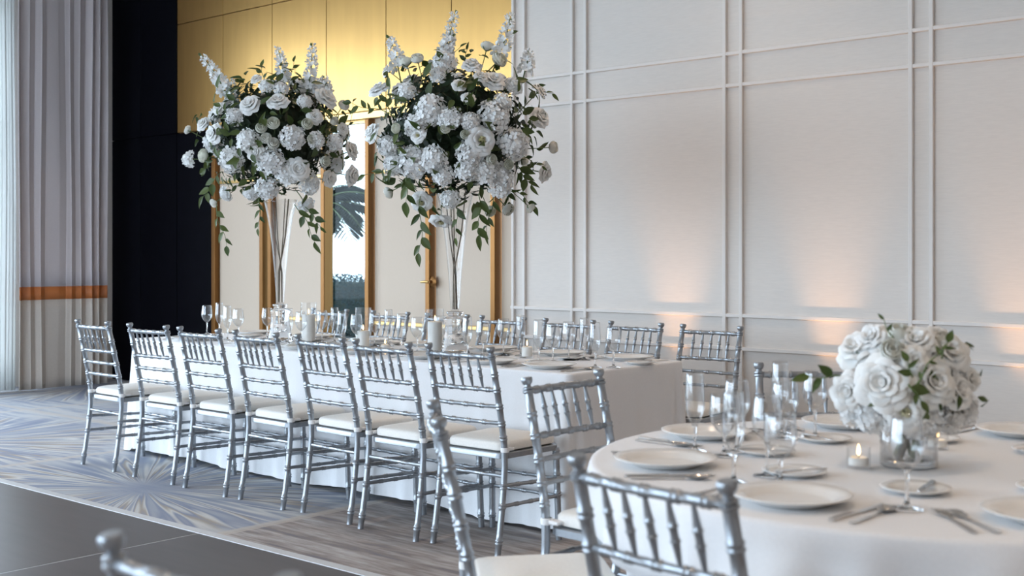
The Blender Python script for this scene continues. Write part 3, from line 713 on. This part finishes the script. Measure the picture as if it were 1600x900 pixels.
def leaf_mat(p, d, nrm, s):
    y = Vector(d).normalized(); z = Vector(nrm); z = (z-y*z.dot(y))
    if z.length < 1e-4: z = y.orthogonal()
    z.normalize(); x = y.cross(z); m = Matrix((x, y, z)).transposed().to_4x4(); return Matrix.Translation(p) @ m @ Matrix.Scale(s, 4)
def sprig(root, a, b, n_, size, R_, sag=.0):
    a, b = Vector(a), Vector(b); L = (b-a).length; d = (b-a).normalized(); side = d.cross(Vector((.3, -.8, .1))).normalized(); nr = side.cross(d)
    pts = [a+(b-a)*q+side*.04*L*math.sin(q*7+a.x*9)+Vector((0, 0, -sag*q*q)) for q in [i/8 for i in range(9)]]
    st = MB().add(*tube(pts, [.0028*(1-.6*i/8) for i in range(9)], 6)).build('sprig', 'stem', root)
    for i in range(n_):
        q = .18+.82*i/(n_-1); k = min(8, q*8); i0 = min(7, int(k)); p = pts[i0].lerp(pts[i0+1], k-i0)
        sd = 1 if i % 2 else -1
        dirv = d*.75+side*sd*(.8 if i < n_-1 else .1)+nr*R_.uniform(-.3, .3)+Vector((0, 0, -.25))
        link('leaf', R_.choice(LEAF), st, leaf_mat(p, dirv, nr+Vector((R_.uniform(-.5, .5), R_.uniform(-.9, .1), R_.uniform(0, .8))), size*R_.uniform(.75, 1.15)))
    return st
def spike(root, a, b, R_):
    a, b = Vector(a), Vector(b); L = (b-a).length; d = (b-a).normalized(); sd = d.orthogonal().normalized(); s2 = d.cross(sd)
    mb = MB(); pts = [a+(b-a)*q+sd*.03*L*math.sin(q*4) for q in (-.5, 0, .25, .5, .75, 1)]
    mb.add(*tube(pts, [.004, .004, .0035, .003, .0022, .0012], 6), 1)
    n_ = int(L/.0125)+6
    for i in range(n_):
        q = (i/n_)**.9; p = a+(b-a)*q+sd*.03*L*math.sin(q*4); an = i*2.4; out = (sd*math.cos(an)+s2*math.sin(an))
        rad_ = .030*(1-.75*q)+.006; c = p+out*rad_; size = (.030*(1-.68*q)+.003)*R_.uniform(.85, 1.15)
        nn = (out+d*(.25+.7*q)+Vector((R_.uniform(-.3, .3), R_.uniform(-.3, .3), R_.uniform(-.3, .3)))).normalized()
        mt = Matrix.Translation(c) @ nn.to_track_quat('Z', 'Y').to_matrix().to_4x4() @ Matrix.Rotation(R_.uniform(0, 6), 4, 'Z') @ Matrix.Scale(size, 4)
        if q < .93:
            for k in range(5):
                bb = k*2*PI/5; cb, sb = math.cos(bb), math.sin(bb); cup = .25+.5*q
                qd = [(.05, 0, -.1), (.5, -.36, .05), (.9, -.34, cup), (1.1, 0, cup*1.1), (.9, .34, cup), (.5, .36, .05), (.6, 0, 0)]
                mb.add([(x*cb-y*sb, x*sb+y*cb, z) for x, y, z in qd], [(0, 1, 6), (1, 2, 6), (2, 3, 6), (3, 4, 6), (4, 5, 6), (5, 0, 6)], 0, mt)
        else: mb.add(*lathe([(0, -.8), (.6, 0), (.5, .7), (0, 1.3)], 6), 0 if i % 2 else 1, mt)
        mb.add(*tube([p, c], .0011, 4, False), 1)
    return mb.build('delphinium_spike', ['petal_h', 'stem'], root, True, 0)
TOCAM = Vector((.657, -.754, 0))
def arrangement(name, loc, C, rad, data, spikes, sprigs, label, seed, nback, nleaf, nfol, core, leafsize=(.05, .095), cull=True):
    root = empty(name, loc); tag(root, label, 'flowers'); R_ = random.Random(seed); C = Vector(C)
    low = C-Vector((0, 0, rad[2]*.35))
    for k, dx, dy, z, s in data:
        p = Vector((dx, dy, z))-Vector((0, 0, loc[2])); d = (p-low).normalized()
        d = (d*.8+TOCAM*.30+Vector((R_.uniform(-.25, .25), R_.uniform(-.25, .25), R_.uniform(-.15, .3)))).normalized() if k != 'H' else (d*.9+TOCAM*.2).normalized()
        if k == 'R': link('rose', R_.choice(ROSE), root, orient(p-d*.30*s, d, R_.uniform(0, 6), s*.54))
        elif k == 'Y': link('open_rose', R_.choice(OPEN), root, orient(p-d*.15*s, d, R_.uniform(0, 6), s*.54))
        elif k == 'B': link('rosebud', R_.choice(BUD), root, orient(p-d*.45*s, d, R_.uniform(0, 6), s*.50))
        else: link('hydrangea', R_.choice(HYD), root, orient(p-d*.30*s, d, R_.uniform(0, 6), s*.50))
    for i in range(nback):
        while True:
            u_ = Vector((R_.gauss(0, 1), R_.gauss(0, 1), R_.gauss(0, 1))).normalized()
            if u_.dot(TOCAM) < -.05 and u_.z > -.6: break
        p = C+Vector((u_.x*rad[0], u_.y*rad[1], u_.z*rad[2]))*R_.uniform(.85, 1.0); s = rad[0]*R_.uniform(.2, .32); q = R_.random()
        if q < .45: link('hydrangea', R_.choice(HYD), root, orient(p-u_*.3*s, u_, R_.uniform(0, 6), s*.56))
        elif q < .8: link('rose', R_.choice(ROSE), root, orient(p-u_*.3*s, u_, R_.uniform(0, 6), s*.54))
        else: link('rosebud', R_.choice(BUD), root, orient(p-u_*.3*s, u_, R_.uniform(0, 6), s*.32))
    for i in range(nleaf):
        u_ = Vector((R_.gauss(0, 1), R_.gauss(0, 1), R_.gauss(0, 1))).normalized()
        if R_.random() < .6 and u_.dot(TOCAM) < 0: u_ = -u_; u_.z = -u_.z
        p = C+Vector((u_.x*rad[0], u_.y*rad[1], u_.z*rad[2]))*R_.uniform(.84, 1.06)
        tn = u_.cross(Vector((R_.gauss(0, 1), R_.gauss(0, 1), R_.gauss(0, 1)))).normalized()
        link('leaf', R_.choice(LEAF), root, leaf_mat(p, u_*.55+tn*.8+Vector((0, 0, -.15)), u_+tn*R_.uniform(-.4, .4), R_.uniform(*leafsize)))
    mb = MB()
    for i in range(nfol):
        u_ = Vector((R_.gauss(0, 1), R_.gauss(0, 1), R_.gauss(0, 1))).normalized()
        p = C+Vector((u_.x*rad[0], u_.y*rad[1], u_.z*rad[2]))*R_.uniform(core*.95, .86)
        tn = u_.cross(Vector((R_.gauss(0, 1), R_.gauss(0, 1), R_.gauss(0, 1)))).normalized(); s = R_.uniform(*leafsize)*.85
        mb.add([(0, 0, 0), (.2, .35, .05), (.17, .7, .0), (0, 1, -.1), (-.17, .7, .0), (-.2, .35, .05), (0, .5, -.03)], [(0, 1, 6), (1, 2, 6), (2, 3, 6), (3, 4, 6), (4, 5, 6), (5, 0, 6)], 0, leaf_mat(p, u_*.4+tn, u_, s))
    tag(mb.build('foliage', 'foliage', root, True, 0), kind='stuff')
    v, f = lathe([(math.sin(PI*i/12), -math.cos(PI*i/12)) for i in range(13)], 20, False, False)
    part('moss_core', ([(C.x+x*rad[0]*core, C.y+y*rad[1]*core, C.z+z*rad[2]*core) for x, y, z in v], f), 'moss', root)
    for a, b in spikes: spike(root, Vector(a)-Vector((0, 0, loc[2])), Vector(b)-Vector((0, 0, loc[2])), R_)
    for a, b, n_, s in sprigs: sprig(root, Vector(a)-Vector((0, 0, loc[2])), Vector(b)-Vector((0, 0, loc[2])), n_, s, R_)
    return root
V1, V2, V3 = (-6.34, 4.97), (-4.76, 4.97), (-1.32, 3.12)
ZB = 1.62
B1 = [('R', 0.171, -0.388, 2.277, 0.147), ('R', 0.322, -0.272, 2.301, 0.139), ('R', -0.08, -0.487, 2.093, 0.133), ('R', 0.415, 0.065, 2.347, 0.158), ('R', 0.418, -0.187, 1.864, 0.154), ('R', 0.252, -0.402, 1.962, 0.115), ('R', 0.489, -0.108, 2.195, 0.105), ('B', 0.357, -0.335, 2.141, 0.084), ('B', 0.302, -0.383, 2.11, 0.073), ('B', 0.328, -0.369, 2.046, 0.073), ('B', 0.365, -0.337, 2.014, 0.076), ('B', 0.484, -0.17, 2.138, 0.074), ('B', 0.514, 0.022, 2.17, 0.059), ('R', 0.39, 0.113, 1.813, 0.111), ('R', -0.216, -0.463, 2.172, 0.098), ('B', -0.225, -0.451, 1.963, 0.092), ('R', -0.071, -0.447, 2.26, 0.094), ('R', 0.51, 0.108, 2.131, 0.087), ('B', -0.462, -0.403, 2.149, 0.062), ('H', -0.468, -0.408, 1.954, 0.106), ('R', 0.372, 0.324, 2.019, 0.133), ('R', 0.374, 0.326, 1.84, 0.14), ('B', 0.419, 0.187, 2.295, 0.077), ('R', 0.077, -0.261, 2.454, 0.079), ('H', 0.051, -0.45, 1.917, 0.163), ('H', 0.448, -0.25, 2.061, 0.153), ('H', 0.321, -0.332, 1.902, 0.168), ('H', 0.216, -0.431, 2.039, 0.145), ('H', 0.174, -0.247, 1.727, 0.149), ('H', 0.365, -0.223, 1.829, 0.147), ('H', 0.359, -0.03, 1.76, 0.134), ('H', 0.089, -0.449, 2.2, 0.116), ('H', 0.139, 0.121, 1.629, 0.117), ('H', 0.01, -0.259, 1.7, 0.095), ('H', 0.295, 0.126, 2.444, 0.096), ('H', 0.424, -0.133, 2.295, 0.093), ('H', -0.284, -0.248, 1.71, 0.098), ('H', 0.195, -0.263, 2.404, 0.094), ('H', 0.281, -0.214, 2.385, 0.093), ('B', -0.334, -0.291, 1.661, 0.062), ('B', 0.489, -0.028, 1.911, 0.07), ('H', 0.513, -0.108, 2.044, 0.108), ('B', 0.501, -0.147, 2.042, 0.061), ('H', 0.523, 0.045, 2.039, 0.109)]
B2 = [('R', 0.298, -0.277, 2.247, 0.082), ('R', 0.357, -0.267, 2.171, 0.082), ('R', 0.388, -0.094, 2.289, 0.135), ('R', 0.275, -0.153, 2.378, 0.116), ('Y', 0.424, -0.235, 1.938, 0.158), ('Y', 0.149, -0.445, 1.963, 0.088), ('B', 0.003, -0.471, 2.009, 0.061), ('R', -0.263, -0.421, 2.016, 0.13), ('B', 0.436, -0.169, 1.836, 0.064), ('B', 0.37, -0.309, 1.963, 0.054), ('B', 0.29, -0.377, 1.996, 0.057), ('B', 0.461, -0.059, 1.814, 0.058), ('R', -0.3, -0.323, 2.282, 0.132), ('R', -0.298, -0.259, 2.386, 0.097), ('B', 0.141, 0.122, 2.523, 0.081), ('B', 0.308, 0.043, 2.415, 0.094), ('R', 0.372, 0.324, 2.273, 0.116), ('R', 0.449, 0.243, 2.106, 0.135), ('B', 0.427, 0.372, 1.937, 0.073), ('R', 0.402, 0.351, 1.788, 0.123), ('B', 0.329, 0.287, 1.586, 0.065), ('B', 0.232, 0.202, 1.578, 0.078), ('B', -0.292, -0.254, 1.675, 0.073), ('Y', 0.02, -0.29, 1.609, 0.117), ('Y', -0.06, -0.053, 1.506, 0.132), ('H', 0.186, -0.238, 1.613, 0.108), ('B', 0.242, 0.034, 1.565, 0.067), ('H', 0.194, -0.409, 2.122, 0.169), ('H', 0.303, -0.359, 2.065, 0.128), ('H', 0.128, -0.45, 2.025, 0.129), ('H', 0.455, -0.157, 2.086, 0.179), ('H', 0.387, -0.283, 2.042, 0.099), ('H', 0.497, -0.019, 1.934, 0.178), ('H', 0.381, -0.277, 1.87, 0.143), ('H', 0.213, -0.396, 1.834, 0.144), ('H', 0.071, -0.437, 1.824, 0.171), ('H', 0.43, -0.059, 1.751, 0.131), ('H', 0.408, -0.172, 1.776, 0.145), ('H', 0.016, -0.416, 2.228, 0.102), ('H', 0.428, 0.037, 2.269, 0.103), ('H', 0.233, -0.341, 1.745, 0.114), ('H', 0.348, -0.263, 1.774, 0.129), ('H', 0.457, -0.09, 2.161, 0.101), ('H', -0.104, -0.461, 1.924, 0.116), ('H', -0.086, -0.435, 1.816, 0.116), ('H', 0.396, -0.02, 1.692, 0.14), ('H', 0.143, -0.237, 2.406, 0.132), ('H', 0.166, -0.316, 2.317, 0.092), ('R', 0.351, -0.155, 2.301, 0.092), ('B', -0.026, -0.277, 2.419, 0.075), ('B', -0.109, -0.285, 2.411, 0.079)]
B3 = [('R', 0.015, -0.211, 1.002, 0.148), ('R', 0.125, -0.118, 1.006, 0.135), ('R', -0.104, -0.105, 1.091, 0.122), ('R', 0.132, -0.03, 1.082, 0.118), ('R', 0.158, -0.032, 0.98, 0.105), ('R', -0.089, -0.191, 0.969, 0.103), ('R', -0.062, -0.105, 1.115, 0.098), ('R', 0.062, -0.097, 1.115, 0.105), ('H', 0.141, 0.088, 0.912, 0.084), ('Y', 0.058, -0.155, 0.923, 0.107), ('H', 0.104, -0.076, 0.903, 0.098), ('H', -0.049, -0.164, 0.903, 0.093), ('H', 0.011, -0.145, 0.89, 0.082), ('R', 0.09, -0.016, 1.12, 0.083), ('B', 0.014, -0.093, 1.129, 0.06), ('B', 0.03, -0.168, 1.084, 0.065), ('H', -0.128, -0.111, 0.903, 0.088), ('H', 0.121, 0.043, 0.884, 0.084), ('R', 0.082, -0.152, 1.062, 0.081), ('B', 0.11, -0.025, 1.105, 0.056), ('H', 0.062, -0.086, 0.876, 0.082), ('R', 0.167, 0.029, 1.006, 0.066)]
S1 = [[(-0.172, -0.309, 2.377), (-0.287, -0.409, 2.625)], [(-0.148, -0.288, 2.281), (-0.139, -0.281, 2.465)], [(0.112, -0.062, 2.417), (0.088, -0.083, 2.673)], [(0.227, 0.038, 2.385), (0.257, 0.065, 2.694)], [(0.317, 0.117, 2.361), (0.311, 0.112, 2.481)]]
S2 = [[(0.006, -0.154, 2.367), (0.092, -0.079, 2.692)], [(0.269, 0.075, 2.446), (0.323, 0.122, 2.677)], [(-0.156, -0.295, 2.367), (-0.191, -0.326, 2.55)], [(0.377, 0.169, 2.351), (0.395, 0.185, 2.475)], [(0.03, -0.133, 2.399), (0.072, -0.097, 2.558)]]
P1 = [((-0.111, -0.428, 1.651), (-0.057, -0.382, 1.383), 6, 0.075), ((0.144, -0.273, 1.68), (0.14, -0.276, 1.492), 5, 0.06), ((0.156, 0.004, 1.657), (0.253, 0.088, 1.416), 6, 0.085), ((0.132, -0.017, 2.38), (0.142, -0.009, 2.572), 5, 0.06), ((-0.076, -0.066, 2.426), (-0.092, -0.08, 2.556), 4, 0.055), ((0.138, -0.411, 2.123), (0.039, -0.497, 2.246), 5, 0.06), ((-0.039, -0.432, 1.852), (-0.122, -0.504, 1.695), 6, 0.08), ((0.205, 0.046, 1.641), (0.278, 0.109, 1.512), 5, 0.07), ((0.222, 0.326, 1.88), (0.278, 0.374, 2.341), 6, 0.05), ((0.047, -0.091, 2.348), (0.06, -0.081, 2.476), 4, 0.05)]
P2 = [((0.033, -0.303, 1.647), (0.029, -0.306, 1.336), 7, 0.085), ((0.046, -0.424, 1.749), (0.046, -0.424, 1.611), 4, 0.09), ((0.127, -0.154, 1.728), (0.151, -0.134, 1.422), 6, 0.07), ((0.273, -0.093, 1.662), (0.273, -0.093, 1.437), 6, 0.085), ((0.299, -0.005, 1.665), (0.269, -0.031, 1.438), 5, 0.07), ((0.226, 0.197, 1.691), (0.232, 0.202, 1.627), 3, 0.055), ((0.262, 0.229, 1.691), (0.335, 0.292, 1.603), 4, 0.06), ((0.352, 0.174, 1.877), (0.436, 0.247, 1.821), 4, 0.05), ((0.393, 0.077, 1.822), (0.452, 0.129, 1.712), 6, 0.085), ((0.004, -0.129, 2.338), (0.088, -0.056, 2.49), 4, 0.055), ((-0.007, -0.404, 2.2), (-0.089, -0.475, 2.169), 5, 0.06), ((0.051, -0.353, 1.845), (-0.158, -0.536, 1.752), 6, 0.075), ((-0.103, -0.355, 2.088), (-0.292, -0.52, 2.167), 6, 0.06), ((0.043, 0.038, 2.418), (0.049, 0.043, 2.491), 4, 0.05), ((0.201, 0.176, 2.402), (0.232, 0.202, 2.628), 5, 0.05), ((0.335, 0.292, 2.289), (0.415, 0.361, 2.24), 4, 0.05)]
P3 = [((0.082, -0.193, 1.001), (0.106, -0.173, 0.961), 3, 0.05), ((0.088, -0.188, 1.017), (0.08, -0.196, 1.057), 3, 0.04), ((-0.093, -0.147, 1.002), (-0.175, -0.219, 1.005), 4, 0.045), ((0.017, -0.118, 1.089), (-0.008, -0.14, 1.155), 3, 0.03), ((0.123, -0.092, 1.06), (0.135, -0.081, 1.101), 3, 0.035), ((0.103, -0.202, 1.003), (0.15, -0.161, 1.09), 3, 0.02)]
arrangement('floral_arrangement', (*V1, ZB), (-.031, -.027, 2.106-ZB), (.50, .50, .43), B1, S1, P1, 'tall bouquet of white roses and hydrangeas nearest the dark wall', 7, 26, 170, 1500, .62)
arrangement('floral_arrangement', (*V2, ZB), (.003, .003, 2.028-ZB), (.48, .48, .45), B2, S2, P2, 'taller bouquet of white flowers in front of the white wall corner', 8, 28, 180, 1500, .62)
arrangement('floral_centerpiece', (*V3, TZ+.10), (.003, .003, .985-TZ-.10), (.185, .185, .14), B3, [], P3, 'low round centerpiece of white roses and hydrangeas on round table', 9, 16, 26, 260, .6, (.025, .05))
def trumpet_vase(x, y, label, seed):
    R_ = random.Random(seed); z0 = TZ+.001
    r = empty('trumpet_vase', (x, y, z0)); tag(r, label, 'vase', 'tall trumpet vases')
    part('base', lathe([(.046, .012), (.052, .004), (.058, .0), (.082, .0), (.085, .006), (.080, .02), (.070, .06), (.062, .12), (.058, .165), (.060, .185), (.066, .196), (.062, .206), (.045, .214), (.040, .222), (.048, .230), (.050, .237), (.044, .243), (.0, .244)], 36, False, False), 'crystal', r, True, 0)
    tr = [(.022, .246), (.026, .26), (.030, .32), (.038, .45), (.052, .60), (.070, .74), (.086, .83), (.102, .90), (.112, .925)]
    part('trumpet', lathe([(0, .246)]+tr+[(q-.003, z+.0005) for q, z in reversed(tr)]+[(0, .252)], 36, False, False), 'clear', r, True, 0)
    for k in range(5):
        a = R_.uniform(0, 6.28); b = a+PI+R_.uniform(-.8, .8)
        part('stem', tube([(.012*math.cos(a), .012*math.sin(a), .255), (.014*math.cos(a)+.01*math.cos(b), .014*math.sin(a), .45), (.035*math.cos(b), .035*math.sin(b), .68), (.06*math.cos(b), .06*math.sin(b), .93)], [.0035, .003, .0035, .003], 7), 'bark', r)
    return r
trumpet_vase(*V1, 'tall clear trumpet vase at the curtain end of the long table', 1)
trumpet_vase(*V2, 'tall clear trumpet vase beside a pillar candle, nearer the round table', 2)
cv = empty('cylinder_vase', (*V3, TZ+.001)); tag(cv, 'short clear glass cylinder vase under the round centerpiece', 'vase')
part('glass_wall', lathe([(0, .0), (.062, 0), (.074, .004), (.075, .13), (.072, .13), (.071, .012), (0, .010)], 40, False, False), 'glass', cv, True, 0)
part('foot', lathe([(0, .011), (.070, .013), (.070, .020), (0, .022)], 40, False, False), 'crystal', cv)
for k in range(7):
    a = k*.9; part('stem', tube([(.035*math.cos(a), .035*math.sin(a), .024), (.02*math.cos(a+.6), .02*math.sin(a+.6), .08), (.04*math.cos(a+1.1), .04*math.sin(a+1.1), .15)], .0065, 8), 'bark' if k % 2 else 'stem', cv)

# ================================================================== OUTSIDE THE GLASS
R_ = random.Random(4)
hd = empty('hedge', (-13.6, 11.8, -.08)); tag(hd, 'teal green clipped hedge beyond the tall glass pane', 'hedge')
part('planter', box(-3.4, 3.4, -.35, .35, 0, .25, .01), 'soil', hd, False)
part('hedge_core', box(-3.3, 3.3, -.28, .28, .25, 1.02, .05), 'moss', hd)
mb = MB()
for i in range(14000):
    x = R_.uniform(-3.35, 3.35); q = R_.random()
    if q < .6: p, nr = Vector((x, -.33+R_.uniform(-.04, .05), R_.uniform(.25, 1.08))), Vector((0, -1, .3))
    elif q < .85: p, nr = Vector((x, R_.uniform(-.33, .33), 1.08+R_.uniform(-.06, .04))), Vector((0, 0, 1))
    else: p, nr = Vector((R_.choice((-3.35, 3.35))+R_.uniform(-.04, .04), R_.uniform(-.33, .33), R_.uniform(.25, 1.08))), Vector((1, 0, .2))
    d = Vector((R_.gauss(0, 1), R_.gauss(0, 1), R_.gauss(0, 1))); s = R_.uniform(.03, .055)
    mb.add([(0, 0, 0), (.35, .5, .05), (0, 1, 0), (-.35, .5, .05)], [(0, 1, 2, 3)], 0, leaf_mat(p, d, nr+d*.3, s))
tag(mb.build('hedge_leaves', 'hedge', hd, False), kind='stuff')
def palm(x, y, hgt, label, n_, L, seed):
    R2 = random.Random(seed); r = empty('palm', (x, y, -.08)); tag(r, label, 'palm', 'palms outside the doors')
    part('trunk', tube([(0, 0, 0), (.03, 0, hgt*.5), (0, .02, hgt)], [.09, .07, .06], 12), 'bark', r)
    for i in range(n_):
        az = 2*PI*i/n_+R2.uniform(-.3, .3); el = R2.uniform(-.1, 1.1); ll = L*R2.uniform(.8, 1.15)
        out = Vector((math.cos(az), math.sin(az), 0)); pts = []
        for k in range(11):
            q = k/10; pts.append(Vector((0, 0, hgt))+out*ll*q*math.cos(el*(1-q*.3))+Vector((0, 0, ll*(math.sin(el)*q-.75*q*q))))
        fr = MB().add(*tube(pts, [.012*(1-.8*k/10) for k in range(11)], 6)).build('frond', 'stem', r)
        sd = out.cross(Vector((0, 0, 1))).normalized(); m = MB()
        for k in range(3, 33):
            q = k/33*10; i0 = min(9, int(q)); p = pts[i0].lerp(pts[i0+1], q-i0); tg = (pts[i0+1]-pts[i0]).normalized()
            for s in (-1, 1):
                m.add([(0, 0, 0), (.034, .3, .01), (.024, .7, -.04), (0, 1, -.16), (-.024, .7, -.04), (-.034, .3, .01)], [(0, 1, 2, 3), (0, 3, 4, 5)], 0, leaf_mat(p, sd*s+tg*.7+Vector((0, 0, -.35)), Vector((0, 0, 1)), ll*.30*math.sin(PI*min(1, .15+k/36))))
        tag(m.build('leaflets', 'palm', fr, False), kind='stuff')
palm(-11.3, 9.3, 1.9, 'feathery palm outside, fronds hanging into the tall pane', 12, 1.45, 3)
palm(-10.4, 8.35, .5, 'low palm outside close to the tall pane', 9, .55, 6)
